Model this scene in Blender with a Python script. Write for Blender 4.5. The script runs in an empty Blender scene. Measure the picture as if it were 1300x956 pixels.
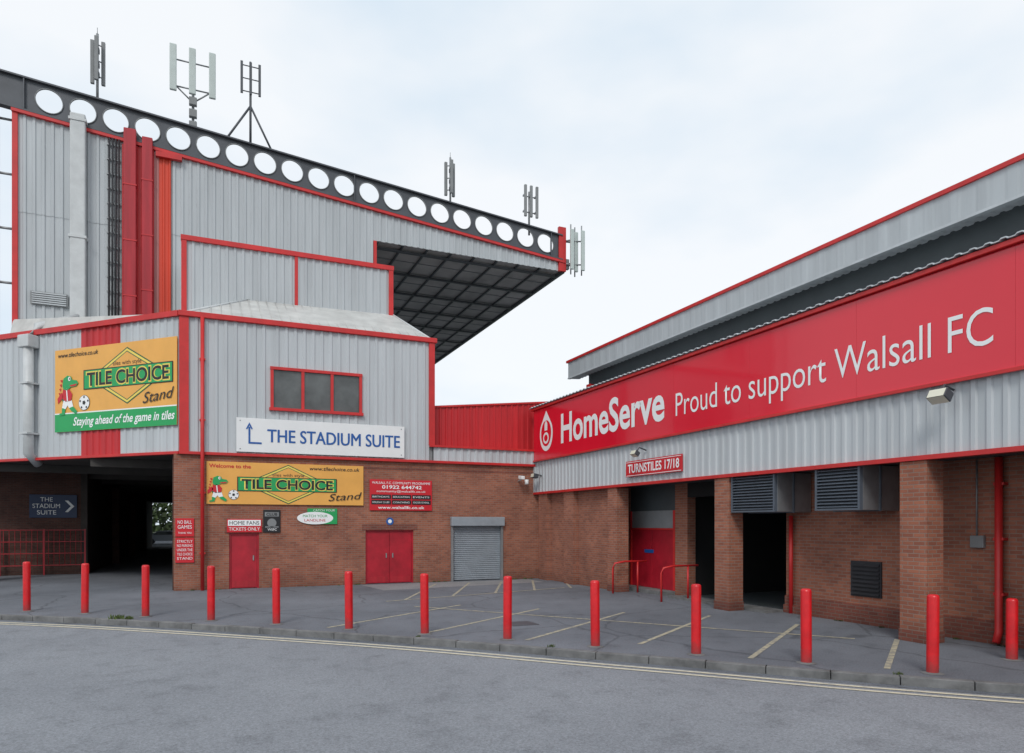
import bpy, bmesh, math, random
from mathutils import Vector
random.seed(7)
S = bpy.context.scene
COL = S.collection

# ------------------------------------------------------------------ materials
def nt(m):
    m.use_nodes = True
    t = m.node_tree
    return t, t.nodes, t.links, t.nodes['Principled BSDF']

def pmat(name, c, rough=0.5, metal=0.0, var=0.12, scale=1.5, streak=False, bump=0.0, bscale=60, coat=0.0, dirt=None, foot=None):
    m = bpy.data.materials.new(name)
    t, N, L, B = nt(m)
    B.inputs['Roughness'].default_value = rough
    B.inputs['Metallic'].default_value = metal
    if coat:
        B.inputs['Coat Weight'].default_value = coat
        B.inputs['Coat Roughness'].default_value = 0.06
    geo = N.new('ShaderNodeNewGeometry')
    mp = N.new('ShaderNodeMapping')
    L.new(geo.outputs['Position'], mp.inputs['Vector'])
    if streak: mp.inputs['Scale'].default_value = (3.0, 3.0, 0.22)
    n = N.new('ShaderNodeTexNoise'); n.inputs['Scale'].default_value = scale
    n.inputs['Detail'].default_value = 7; n.inputs['Roughness'].default_value = 0.62
    L.new(mp.outputs['Vector'], n.inputs['Vector'])
    cr = N.new('ShaderNodeValToRGB')
    cr.color_ramp.elements[0].position = 0.28; cr.color_ramp.elements[1].position = 0.72
    d = dirt or tuple(x*(1-2*var) for x in c)
    cr.color_ramp.elements[0].color = (*d, 1)
    cr.color_ramp.elements[1].color = (*[min(1, x*(1+var*0.5)) for x in c], 1)
    L.new(n.outputs['Fac'], cr.inputs['Fac'])
    out = cr.outputs['Color']
    if foot:       # road dirt splashed on the lowest part, and chips
        sp = N.new('ShaderNodeSeparateXYZ'); L.new(geo.outputs['Position'], sp.inputs[0])
        n3 = N.new('ShaderNodeTexNoise'); n3.inputs['Scale'].default_value = 14; n3.inputs['Detail'].default_value = 6; n3.inputs['Roughness'].default_value = .7
        L.new(geo.outputs['Position'], n3.inputs['Vector'])
        mu = N.new('ShaderNodeMath'); mu.operation = 'MULTIPLY'; mu.inputs[1].default_value = 0.5; L.new(n3.outputs['Fac'], mu.inputs[0])
        ad = N.new('ShaderNodeMath'); ad.operation = 'SUBTRACT'; L.new(mu.outputs[0], ad.inputs[0]); L.new(sp.outputs['Z'], ad.inputs[1])
        mr = N.new('ShaderNodeMapRange'); mr.inputs['From Min'].default_value = -0.05; mr.inputs['From Max'].default_value = 0.3
        mr.inputs['To Max'].default_value = 0.75
        L.new(ad.outputs[0], mr.inputs['Value'])
        mx = N.new('ShaderNodeMixRGB'); L.new(mr.outputs[0], mx.inputs[0]); L.new(out, mx.inputs[1]); mx.inputs[2].default_value = (*foot, 1)
        out = mx.outputs[0]
    L.new(out, B.inputs['Base Color'])
    if bump:
        n2 = N.new('ShaderNodeTexNoise'); n2.inputs['Scale'].default_value = bscale; n2.inputs['Detail'].default_value = 4
        L.new(geo.outputs['Position'], n2.inputs['Vector'])
        b = N.new('ShaderNodeBump'); b.inputs['Strength'].default_value = bump; b.inputs['Distance'].default_value = 0.02
        L.new(n2.outputs['Fac'], b.inputs['Height']); L.new(b.outputs['Normal'], B.inputs['Normal'])
    return m

def brickmat(name, c1, c2, mortar):
    m = bpy.data.materials.new(name)
    t, N, L, B = nt(m)
    B.inputs['Roughness'].default_value = 0.9
    geo = N.new('ShaderNodeNewGeometry')
    sp = N.new('ShaderNodeSeparateXYZ'); L.new(geo.outputs['Position'], sp.inputs[0])
    ad = N.new('ShaderNodeMath'); ad.operation = 'ADD'
    L.new(sp.outputs['X'], ad.inputs[0]); L.new(sp.outputs['Y'], ad.inputs[1])
    cb = N.new('ShaderNodeCombineXYZ'); L.new(ad.outputs[0], cb.inputs['X']); L.new(sp.outputs['Z'], cb.inputs['Y'])
    br = N.new('ShaderNodeTexBrick')
    L.new(cb.outputs[0], br.inputs['Vector'])
    br.inputs['Scale'].default_value = 1.0
    br.inputs['Brick Width'].default_value = 0.225
    br.inputs['Row Height'].default_value = 0.075
    br.inputs['Mortar Size'].default_value = 0.009
    br.inputs['Mortar Smooth'].default_value = 0.3
    br.inputs['Bias'].default_value = -0.1
    br.inputs['Color1'].default_value = (*c1, 1); br.inputs['Color2'].default_value = (*c2, 1)
    br.inputs['Mortar'].default_value = (*mortar, 1)
    n = N.new('ShaderNodeTexNoise'); n.inputs['Scale'].default_value = 0.9; n.inputs['Detail'].default_value = 8
    n.inputs['Roughness'].default_value = 0.65
    L.new(geo.outputs['Position'], n.inputs['Vector'])
    cr = N.new('ShaderNodeValToRGB')
    cr.color_ramp.elements[0].position = 0.3; cr.color_ramp.elements[0].color = (0.66, 0.64, 0.64, 1)
    cr.color_ramp.elements[1].position = 0.7; cr.color_ramp.elements[1].color = (1.12, 1.1, 1.07, 1)
    L.new(n.outputs['Fac'], cr.inputs['Fac'])
    mx = N.new('ShaderNodeMixRGB'); mx.blend_type = 'MULTIPLY'; mx.inputs[0].default_value = 1
    L.new(br.outputs['Color'], mx.inputs[1]); L.new(cr.outputs['Color'], mx.inputs[2])
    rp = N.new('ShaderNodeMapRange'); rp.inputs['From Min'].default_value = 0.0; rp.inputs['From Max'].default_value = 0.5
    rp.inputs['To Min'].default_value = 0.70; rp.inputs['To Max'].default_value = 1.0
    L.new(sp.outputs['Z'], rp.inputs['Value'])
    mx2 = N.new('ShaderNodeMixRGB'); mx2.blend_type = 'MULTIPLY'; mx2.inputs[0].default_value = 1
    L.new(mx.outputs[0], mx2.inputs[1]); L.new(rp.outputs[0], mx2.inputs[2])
    L.new(mx2.outputs[0], B.inputs['Base Color'])
    b = N.new('ShaderNodeBump'); b.inputs['Strength'].default_value = 0.5; b.inputs['Distance'].default_value = 0.01
    b.invert = True
    L.new(br.outputs['Fac'], b.inputs['Height']); L.new(b.outputs['Normal'], B.inputs['Normal'])
    return m

def asphalt(name, c, patch, crack=0.5):
    m = bpy.data.materials.new(name)
    t, N, L, B = nt(m)
    B.inputs['Roughness'].default_value = 0.88
    geo = N.new('ShaderNodeNewGeometry')
    a = N.new('ShaderNodeTexNoise'); a.inputs['Scale'].default_value = 0.28; a.inputs['Detail'].default_value = 9; a.inputs['Roughness'].default_value = 0.6
    L.new(geo.outputs['Position'], a.inputs['Vector'])
    cr = N.new('ShaderNodeValToRGB')
    cr.color_ramp.elements[0].position = 0.33; cr.color_ramp.elements[0].color = (*patch, 1)
    cr.color_ramp.elements[1].position = 0.66; cr.color_ramp.elements[1].color = (*c, 1)
    L.new(a.outputs['Fac'], cr.inputs['Fac'])
    f = N.new('ShaderNodeTexNoise'); f.inputs['Scale'].default_value = 38; f.inputs['Detail'].default_value = 6; f.inputs['Roughness'].default_value = 0.85
    L.new(geo.outputs['Position'], f.inputs['Vector'])
    fr = N.new('ShaderNodeMapRange'); fr.inputs['From Min'].default_value = 0.32; fr.inputs['From Max'].default_value = 0.68
    fr.inputs['To Min'].default_value = 0.5; fr.inputs['To Max'].default_value = 1.5
    L.new(f.outputs['Fac'], fr.inputs['Value'])
    mx = N.new('ShaderNodeMixRGB'); mx.blend_type = 'MULTIPLY'; mx.inputs[0].default_value = 1
    L.new(cr.outputs['Color'], mx.inputs[1]); L.new(fr.outputs[0], mx.inputs[2])
    st = N.new('ShaderNodeTexNoise'); st.inputs['Scale'].default_value = 2.2; st.inputs['Detail'].default_value = 6; st.inputs['Roughness'].default_value = 0.7
    L.new(geo.outputs['Position'], st.inputs['Vector'])
    sr = N.new('ShaderNodeMapRange'); sr.inputs['From Min'].default_value = 0.30; sr.inputs['From Max'].default_value = 0.48
    sr.inputs['To Min'].default_value = 0.76; sr.inputs['To Max'].default_value = 1.0
    L.new(st.outputs['Fac'], sr.inputs['Value'])
    m1 = N.new('ShaderNodeMixRGB'); m1.blend_type = 'MULTIPLY'; m1.inputs[0].default_value = 1
    L.new(mx.outputs[0], m1.inputs[1]); L.new(sr.outputs[0], m1.inputs[2])
    out = m1
    if crack > 0:
        nd = N.new('ShaderNodeTexNoise'); nd.inputs['Scale'].default_value = 1.2; nd.inputs['Detail'].default_value = 4
        L.new(geo.outputs['Position'], nd.inputs['Vector'])
        va = N.new('ShaderNodeMixRGB'); va.inputs[0].default_value = 0.35
        L.new(geo.outputs['Position'], va.inputs[1]); L.new(nd.outputs['Color'], va.inputs[2])
        v = N.new('ShaderNodeTexVoronoi'); v.feature = 'DISTANCE_TO_EDGE'; v.inputs['Scale'].default_value = 0.42
        L.new(va.outputs[0], v.inputs['Vector'])
        vr = N.new('ShaderNodeMapRange'); vr.inputs['From Min'].default_value = 0.0; vr.inputs['From Max'].default_value = 0.012
        vr.inputs['To Min'].default_value = 1 - crack; vr.inputs['To Max'].default_value = 1.0
        L.new(v.outputs['Distance'], vr.inputs['Value'])
        m2 = N.new('ShaderNodeMixRGB'); m2.blend_type = 'MULTIPLY'; m2.inputs[0].default_value = 1
        L.new(m1.outputs[0], m2.inputs[1]); L.new(vr.outputs[0], m2.inputs[2]); out = m2
    L.new(out.outputs[0], B.inputs['Base Color'])
    b = N.new('ShaderNodeBump'); b.inputs['Strength'].default_value = 0.4; b.inputs['Distance'].default_value = 0.01
    L.new(f.outputs['Fac'], b.inputs['Height']); L.new(b.outputs['Normal'], B.inputs['Normal'])
    return m

def wornpaint(name, c, under, amount=0.5):
    m = bpy.data.materials.new(name)
    t, N, L, B = nt(m); B.inputs['Roughness'].default_value = 0.8
    geo = N.new('ShaderNodeNewGeometry')
    a = N.new('ShaderNodeTexNoise'); a.inputs['Scale'].default_value = 7; a.inputs['Detail'].default_value = 8; a.inputs['Roughness'].default_value = 0.75
    L.new(geo.outputs['Position'], a.inputs['Vector'])
    cr = N.new('ShaderNodeValToRGB')
    cr.color_ramp.elements[0].position = amount-0.12; cr.color_ramp.elements[0].color = (*under, 1)
    cr.color_ramp.elements[1].position = amount+0.12; cr.color_ramp.elements[1].color = (*c, 1)
    L.new(a.outputs['Fac'], cr.inputs['Fac']); L.new(cr.outputs['Color'], B.inputs['Base Color'])
    return m

M = {}
M['clad'] = pmat('grey_cladding', (0.52, 0.55, 0.57), 0.45, 0, 0.09, 0.8, streak=True)
M['clad2'] = pmat('grey_cladding_gable', (0.475, 0.505, 0.525), 0.45, 0, 0.10, 0.7, streak=True)
M['cladroof'] = pmat('roof_sheet', (0.54, 0.54, 0.52), 0.55, 0, 0.14, 1.5)
M['red'] = pmat('red_trim', (0.60, 0.024, 0.024), 0.42, 0, 0.12, 2)
M['redclad'] = pmat('red_cladding', (0.56, 0.022, 0.028), 0.45, 0, 0.14, 0.8, streak=True)
M['reddark'] = pmat('red_duct', (0.44, 0.016, 0.028), 0.45, 0, 0.18, 1.5, streak=True)
M['redorange'] = pmat('red_panel_bright', (0.70, 0.055, 0.02), 0.45, 0, 0.12, 0.8, streak=True)
M['redpink'] = pmat('faded_red_panel', (0.50, 0.20, 0.19), 0.5, 0, 0.12, 0.8, streak=True)
M['redsign'] = pmat('red_sign_panel', (0.74, 0.004, 0.026), 0.2, 0, 0.03, 0.35, coat=0.5)
M['bollard'] = pmat('red_bollard_paint', (0.68, 0.010, 0.016), 0.32, 0, 0.14, 5, bump=0.12, bscale=40, foot=(0.16, 0.06, 0.055))
M['door'] = pmat('red_door_paint', (0.46, 0.012, 0.028), 0.45, 0, 0.18, 2)
M['brick'] = brickmat('red_brick', (0.385, 0.142, 0.085), (0.265, 0.09, 0.057), (0.29, 0.205, 0.165))
M['brick2'] = brickmat('brown_brick_plinth', (0.26, 0.08, 0.054), (0.18, 0.056, 0.04), (0.21, 0.145, 0.12))
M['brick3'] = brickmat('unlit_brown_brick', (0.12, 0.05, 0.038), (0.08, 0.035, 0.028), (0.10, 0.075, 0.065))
M['asph'] = asphalt('forecourt_asphalt', (0.165, 0.176, 0.20), (0.105, 0.114, 0.132), 0.4)
M['road'] = asphalt('road_asphalt', (0.235, 0.247, 0.268), (0.195, 0.206, 0.226), 0.0)
M['patch'] = asphalt('patched_asphalt', (0.26, 0.26, 0.265), (0.20, 0.20, 0.21), 0.2)
M['grass'] = pmat('waste_ground', (0.10, 0.12, 0.06), 0.95, 0, 0.3, 0.2)
M['weed'] = pmat('weeds', (0.09, 0.13, 0.035), 0.9, 0, 0.3, 4)
M['kerb'] = pmat('kerb_concrete', (0.19, 0.19, 0.19), 0.85, 0, 0.28, 3, bump=0.3)
M['yellow'] = wornpaint('pale_road_paint', (0.60, 0.55, 0.42), (0.28, 0.28, 0.27), 0.40)
M['bay'] = wornpaint('bay_line_paint', (0.46, 0.41, 0.28), (0.155, 0.16, 0.175), 0.47)
M['steel'] = pmat('dark_steel', (0.085, 0.092, 0.105), 0.5, 0.2, 0.15, 1.2)
M['steel2'] = pmat('galvanised_steel', (0.32, 0.33, 0.34), 0.5, 0.5, 0.15, 3)
M['black'] = pmat('black_rubber', (0.02, 0.02, 0.025), 0.6, 0, 0.2, 3)
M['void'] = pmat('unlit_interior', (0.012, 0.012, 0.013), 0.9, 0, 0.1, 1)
M['antenna'] = pmat('antenna_housing', (0.50, 0.56, 0.54), 0.5, 0, 0.06, 3)
M['grey'] = pmat('mid_grey', (0.24, 0.25, 0.255), 0.6, 0, 0.12, 1.5)
M['soffit'] = pmat('soffit_panel', (0.50, 0.47, 0.45), 0.7, 0, 0.22, 0.5)
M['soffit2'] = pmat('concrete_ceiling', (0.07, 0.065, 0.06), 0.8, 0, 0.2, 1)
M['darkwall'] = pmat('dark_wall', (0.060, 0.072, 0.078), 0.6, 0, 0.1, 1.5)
M['cream_shaded'] = pmat('shaded_cream_blockwork', (0.055, 0.045, 0.04), 0.8, 0, 0.2, 1.5)  # cream passage wall, with the passage's shade put into its colour
M['white'] = pmat('white_sign_face', (0.80, 0.81, 0.81), 0.4, 0, 0.03, 1)
M['whitetext'] = pmat('white_vinyl', (0.86, 0.87, 0.87), 0.4, 0, 0.01, 1)
M['orange'] = pmat('orange_sign_face', (0.84, 0.42, 0.09), 0.4, 0, 0.06, 1.2)
M['yellowink'] = pmat('yellow_ink', (0.85, 0.66, 0.12), 0.4, 0, 0.05, 1)
M['green'] = pmat('green_ink', (0.015, 0.36, 0.10), 0.4, 0, 0.05, 1)
M['dgreen'] = pmat('dark_green_ink', (0.015, 0.12, 0.05), 0.4, 0, 0.05, 1)
M['inkred'] = pmat('red_ink', (0.60, 0.015, 0.025), 0.4, 0, 0.03, 1)
M['inkblack'] = pmat('black_ink', (0.012, 0.012, 0.014), 0.4, 0, 0.05, 1)
M['blue'] = pmat('blue_sign', (0.012, 0.10, 0.36), 0.4, 0, 0.05, 1)
M['bluedark'] = pmat('blue_sign_dark', (0.02, 0.04, 0.10), 0.5, 0, 0.05, 1)
M['glass'] = pmat('window_glass', (0.11, 0.12, 0.12), 0.1, 0, 0.35, 0.9)
M['shutter'] = pmat('shutter_steel', (0.34, 0.38, 0.42), 0.45, 0.2, 0.08, 3)
M['louvre'] = pmat('louvre_metal', (0.10, 0.12, 0.15), 0.55, 0.1, 0.1, 3)
M['duct'] = pmat('duct_metal', (0.36, 0.38, 0.40), 0.35, 0.6, 0.12, 3)
M['lamp'] = pmat('lamp_lens', (0.7, 0.68, 0.55), 0.2, 0, 0.03, 3)
M['pipe'] = pmat('grey_pipe', (0.56, 0.58, 0.585), 0.45, 0, 0.08, 3)
M['leaf'] = pmat('leaves', (0.07, 0.11, 0.035), 0.8, 0, 0.4, 0.7)
M['car'] = pmat('car_paint', (0.35, 0.38, 0.42), 0.25, 0.4, 0.03, 1)

# ------------------------------------------------------------------ helpers
def grp(name):
    e = bpy.data.objects.new(name, None); e.empty_display_size = 0.5
    COL.objects.link(e); return e

def mesh(name, verts, faces, mat, parent=None, smooth=False):
    me = bpy.data.meshes.new(name); me.from_pydata([tuple(v) for v in verts], [], faces)
    me.materials.append(M[mat] if isinstance(mat, str) else mat)
    if smooth:
        for p in me.polygons: p.use_smooth = True
    o = bpy.data.objects.new(name, me); COL.objects.link(o)
    if parent: o.parent = parent
    return o

def obox(name, O, a, b, c, mat, parent=None, bev=0.0):
    O, a, b, c = map(Vector, (O, a, b, c))
    if a.cross(b).dot(c) < 0: a, b = b, a
    v = [O, O+a, O+a+b, O+b, O+c, O+a+c, O+a+b+c, O+b+c]
    f = [(0,3,2,1),(4,5,6,7),(0,1,5,4),(1,2,6,5),(2,3,7,6),(3,0,4,7)]
    o = mesh(name, v, f, mat, parent)
    if bev:
        m = o.modifiers.new('bevel', 'BEVEL'); m.width = bev; m.segments = 2
    return o

def box(name, x0, x1, y0, y1, z0, z1, mat, parent=None, bev=0.0):
    return obox(name, (x0, y0, z0), (x1-x0, 0, 0), (0, y1-y0, 0), (0, 0, z1-z0), mat, parent, bev)

def tube(name, pts, r, mat, parent=None, n=12, caps=True):
    pts = [Vector(p) for p in pts]; V = []; F = []
    for i, p in enumerate(pts):
        d = (pts[min(i+1, len(pts)-1)] - pts[max(i-1, 0)]).normalized()
        up = Vector((0, 0, 1)) if abs(d.z) < 0.9 else Vector((0, 1, 0))
        s = d.cross(up).normalized(); t = s.cross(d).normalized()
        for k in range(n):
            a = 2*math.pi*k/n
            V.append(p + s*math.cos(a)*r + t*math.sin(a)*r)
    for i in range(len(pts)-1):
        for k in range(n):
            F.append((i*n+k, i*n+(k+1) % n, (i+1)*n+(k+1) % n, (i+1)*n+k))
    if caps:
        F.append(tuple(range(n))[::-1]); F.append(tuple((len(pts)-1)*n+k for k in range(n)))
    return mesh(name, V, F, mat, parent, True)

def corr(name, p0, p1, nrm, z0, z1, mat, parent=None, pitch=0.3, depth=0.035):
    p0 = Vector((*p0, 0)); p1 = Vector((*p1, 0)); n = Vector((*nrm, 0)).normalized()
    Ln = (p1-p0).length; d = (p1-p0)/Ln
    f0 = z0 if callable(z0) else (lambda s: z0)
    f1 = z1 if callable(z1) else (lambda s: z1)
    prof = [(0.0, 0), (0.52, 0), (0.62, 1), (0.90, 1)]
    pts = []; s = 0
    while s < Ln:
        for a, h in prof:
            if s+a*pitch < Ln: pts.append((s+a*pitch, h*depth))
        s += pitch
    pts.append((Ln, 0))
    V = []; F = []
    for q, h in pts:
        b = p0+d*q+n*h
        V.append((b.x, b.y, f0(q))); V.append((b.x, b.y, f1(q)))
    for i in range(len(pts)-1):
        F.append((2*i, 2*i+2, 2*i+3, 2*i+1))
    return mesh(name, V, F, mat, parent)

def textmesh(body, offset=0.0):
    c = bpy.data.curves.new('t', 'FONT'); c.body = body; c.size = 1; c.offset = offset; c.resolution_u = 4
    o = bpy.data.objects.new('t', c); COL.objects.link(o)
    dg = bpy.context.evaluated_depsgraph_get(); dg.update()
    me = bpy.data.meshes.new_from_object(o.evaluated_get(dg))
    bpy.data.objects.remove(o); bpy.data.curves.remove(c)
    return me
_h = textmesh('H'); CAP = max(v.co.y for v in _h.vertices) - min(v.co.y for v in _h.vertices)

class Sign:
    def __init__(s, name, O, R, w, h, face, thick=0.03, back=None, parent=None):
        s.O = Vector(O); s.R = Vector(R).normalized(); s.U = Vector((0, 0, 1)); s.N = s.R.cross(s.U)
        s.g = parent or grp(name); s.w = w; s.h = h; s.k = 0
        if face: obox('panel', s.O - s.N*thick, s.R*w, s.U*h, s.N*thick, face, s.g, bev=0.004)
    def P(s, u, v, l): return s.O + s.R*u + s.U*v + s.N*(0.005*l)
    def poly(s, pts, mat, l=1, name='shape'):
        return mesh(name, [s.P(u, v, l) for u, v in pts], [tuple(range(len(pts)))], mat, s.g)
    def rect(s, u0, v0, u1, v1, mat, l=1, name='band'):
        return s.poly([(u0, v0), (u1, v0), (u1, v1), (u0, v1)], mat, l, name)
    def disc(s, cu, cv, ru, rv, mat, l=1, n=28, name='disc'):
        return s.poly([(cu+ru*math.cos(2*math.pi*i/n), cv+rv*math.sin(2*math.pi*i/n)) for i in range(n)], mat, l, name)
    def text(s, body, u, v, w, cap, mat, l=2, off=0.0, shear=0.0, rise=0.0):
        me = textmesh(body, off)
        x0 = min(p.co.x for p in me.vertices); x1 = max(p.co.x for p in me.vertices)
        sx = w/(x1-x0); sy = cap/CAP
        for p in me.vertices:
            x = (p.co.x-x0)*sx; y = p.co.y*sy
            p.co = s.P(u+x+shear*y, v+y+rise*x, l)
        me.materials.clear(); me.materials.append(M[mat])
        o = bpy.data.objects.new('lettering', me); COL.objects.link(o); o.parent = s.g
        return o

# ------------------------------------------------------------------ ground, road, forecourt
kerb = [(-34, 40), (-15, 27.6), (-8, 22.75), (-4.60, 20.23), (-1.90, 18.15), (1.28, 15.21), (3.80, 12.81), (6.03, 10.24),
        (7.31, 8.87), (8.42, 7.56), (9.47, 6.48), (10.13, 5.83), (12, 4.2), (16, 1.2), (26, -5)]
def chaikin(p):
    q = [p[0]]
    for a, b in zip(p, p[1:]):
        q += [(a[0]*.75+b[0]*.25, a[1]*.75+b[1]*.25), (a[0]*.25+b[0]*.75, a[1]*.25+b[1]*.75)]
    return q+[p[-1]]
kl = chaikin(chaikin(kerb))
def offs(line, d):
    out = []
    for i, p in enumerate(line):
        a = Vector(line[max(i-1, 0)]); b = Vector(line[min(i+1, len(line)-1)])
        t = (b-a).normalized(); n = Vector((-t.y, t.x))
        out.append((p[0]+n.x*d, p[1]+n.y*d))
    return out
mesh('ground', [(-1500, -1500, -0.16), (1500, -1500, -0.16), (1500, 1500, -0.16), (-1500, 1500, -0.16)], [(0, 1, 2, 3)], 'grass')
mesh('road', [(-60, -40, -0.12), (60, -40, -0.12), (60, 60, -0.12), (-60, 60, -0.12)], [(0, 1, 2, 3)], 'road')
def strip(name, l1, z1, l2, z2, mat, parent=None):
    V = []; F = []
    for a, b in zip(l1, l2): V += [(a[0], a[1], z1), (b[0], b[1], z2)]
    for i in range(len(l1)-1): F.append((2*i, 2*i+2, 2*i+3, 2*i+1))
    return mesh(name, V, F, mat, parent)
inner = offs(kl, 0.14)
V = [(x, y, 0) for x, y in inner] + [(26, 130, 0), (-34, 130, 0)]
mesh('forecourt', V, [tuple(range(len(V)))], 'asph')
kg = grp('kerb')
def resample(line, step):
    pts = [Vector(p) for p in line]; out = [pts[0].copy()]; need = step
    for a, b in zip(pts, pts[1:]):
        L0 = (b-a).length; pos = 0
        while L0-pos >= need:
            pos += need; out.append(a+(b-a)*(pos/L0)); need = step
        need -= (L0-pos)
    return out
ks = resample(kl, 0.91)
for i in range(len(ks)-1):
    a, b = ks[i], ks[i+1]
    if a.x < -16 or a.x > 18: continue
    t = (b-a).normalized(); n = Vector((-t.y, t.x)); dz = random.uniform(-.006, .006)
    obox('kerb_stone', (a.x+t.x*.006, a.y+t.y*.006, -0.14), (t.x*.898, t.y*.898, 0), (n.x*.14, n.y*.14, 0), (0, 0, 0.148+dz), 'kerb', kg, bev=0.012)
rm = grp('road_marking')
for d0 in (-0.28, -0.50):
    strip('yellow_line', offs(kl, d0), -0.112, offs(kl, d0-0.09), -0.112, 'yellow', rm)
strip('gutter', offs(kl, 0.0), -0.116, offs(kl, -0.16), -0.116, 'asph', rm)
bl = grp('parking_bay_marking')
def gline(x0, y0, x1, y1, w=0.09, z=0.005):
    a = Vector((x0, y0)); b = Vector((x1, y1)); t = (b-a).normalized(); n = Vector((-t.y, t.x))*w/2
    mesh('bay_line', [(a.x-n.x, a.y-n.y, z), (b.x-n.x, b.y-n.y, z), (b.x+n.x, b.y+n.y, z), (a.x+n.x, a.y+n.y, z)], [(0, 1, 2, 3)], 'bay', bl)
for (x, y, l) in [(9.42, 7.35, 3.1), (8.1, 8.81, 4.5), (7.2, 10.66, 4.6), (5.49, 11.88, 4.8), (3.9, 13.4, 4.8), (2.3, 15.0, 4.8)]:
    gline(x, y, x+.82*l, y+.57*l)
gline(11.3, 9.5, 5.0, 17.9, z=0.0065)
for k in range(5):
    gline(5.2+k*1.55, 19.6+k*0.35, 7.6+k*1.3, 24.3, 0.08)
gline(4.6, 19.4, 11.2, 21.1, z=0.0065)
mesh('asphalt_patch', [(5.3, 22.6, .003), (11.6, 23.5, .003), (11.6, 24.9, .003), (5.0, 24.9, .003)], [(0, 1, 2, 3)], 'patch')
box('manhole_cover', 6.0, 6.6, 13.6, 14.2, 0.0, 0.009, 'steel')
V = []; F = []
def tuft(x, y, z, s, k=26):
    for _ in range(k):
        a = random.uniform(0, 6.28); r = random.uniform(0, s); h = random.uniform(.4, 1)*s*.8
        bx, by = x+r*math.cos(a), y+r*math.sin(a); n = len(V); ww = s*.07+.006
        V.extend([(bx-ww, by, z), (bx+ww, by+.4*ww, z), (bx+random.uniform(-1, 1)*s*.4, by+random.uniform(-1, 1)*s*.4, z+h)])
        F.append((n, n+1, n+2))
for _ in range(26):
    p = random.choice(ks)
    if -8 < p.x < 12: tuft(p.x+random.uniform(.12, .2), p.y+.15, 0, random.uniform(.03, .09))
tuft(-1.95, 18.35, 0, .16, 60); tuft(-1.7, 18.2, 0, .12, 40)
for _ in range(24): tuft(random.choice([random.uniform(-.5, .5), random.uniform(1.7, 5), random.uniform(7.2, 8.3), random.uniform(10.8, 11.9)]), 25.14, 0, random.uniform(.03, .08))
for _ in range(10): tuft(13.05, random.uniform(5, 13), 0, random.uniform(.03, .08))
mesh('weeds', V, F, 'weed')

# ------------------------------------------------------------------ bollards
def bollard(x, y, h, r=0.083):
    lx, ly = random.uniform(-.008, .008), random.uniform(-.008, .008)
    prof = [(r*1.0, -0.05), (r, h-0.05), (r*0.94, h-0.022), (r*0.72, h-0.006)]
    n = 24; V = []; F = []
    for rr, z in prof:
        for k in range(n): V.append((x+lx*z+rr*math.cos(2*math.pi*k/n), y+ly*z+rr*math.sin(2*math.pi*k/n), z))
    V.append((x+lx*h, y+ly*h, h)); top = len(V)-1
    for i in range(3):
        for k in range(n): F.append((i*n+k, i*n+(k+1) % n, (i+1)*n+(k+1) % n, (i+1)*n+k))
    for k in range(n): F.append((3*n+k, 3*n+(k+1) % n, top))
    c0 = len(V); R = .15
    for k in range(n): V.append((x+r*.99*math.cos(2*math.pi*k/n), y+r*.99*math.sin(2*math.pi*k/n), .022))
    for k in range(n): V.append((x+R*math.cos(2*math.pi*k/n), y+R*math.sin(2*math.pi*k/n)*(1+.1*math.sin(k)), .004))
    nf = len(F)
    for k in range(n): F.append((c0+k, c0+n+k, c0+n+(k+1) % n, c0+(k+1) % n))
    o = mesh('bollard', V, F, 'bollard', None, True)
    o.data.materials.append(M['kerb'])
    for p in o.data.polygons[nf:]: p.material_index = 1
    return o
for b in [(-4.19, 20.87, 1.25), (-2.78, 19.75, 1.235), (-1.37, 18.51, 1.23), (.05, 17.16, 1.25), (1.36, 15.98, 1.23), (2.68, 14.6, 1.215),
          (3.95, 13.37, 1.21), (5.20, 12.10, 1.21), (6.34, 10.77, 1.19), (7.51, 9.44, 1.19), (8.64, 8.16, 1.18), (9.75, 6.86, 1.165), (11.88, 7.02, 1.0)]:
    bollard(*b)

# ------------------------------------------------------------------ entrance building (left)
E = grp('stadium_entrance_building')
C = Vector((-.87, 25.2, 0)); e = Vector((-.72, .694, 0)).normalized(); en = Vector((-.694, -.72, 0)).normalized()
def CF(s, off=0.0): return C+e*s+en*off
def wallY(y, xs, z0, z1, mat, parent, holes, th=0.3):
    X0, X1 = xs; cuts = sorted(holes)
    x = X0
    for (a, b, c, d) in cuts:
        box('brick_wall', x, a, y, y+th, z0, z1, mat, parent)
        if d < z1: box('brick_wall', a, b, y+.001, y+th, d, z1, mat, parent)
        if c > z0: box('brick_wall', a, b, y+.001, y+th, z0, c, mat, parent)
        x = b
    box('brick_wall', x, X1, y, y+th, z0, z1, mat, parent)
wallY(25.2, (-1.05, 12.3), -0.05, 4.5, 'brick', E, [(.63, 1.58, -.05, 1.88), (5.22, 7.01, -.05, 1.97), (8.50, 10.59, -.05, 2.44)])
for a, b, z in [(.5, 1.7, 1.88), (5.1, 7.15, 1.97)]:
    box('lintel', a, b, 25.185, 25.2, z, z+.215, 'brick2', E)
box('brick_band', -.0, 12.0, 25.192, 25.2, 4.2, 4.275, 'brick2', E)
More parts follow.
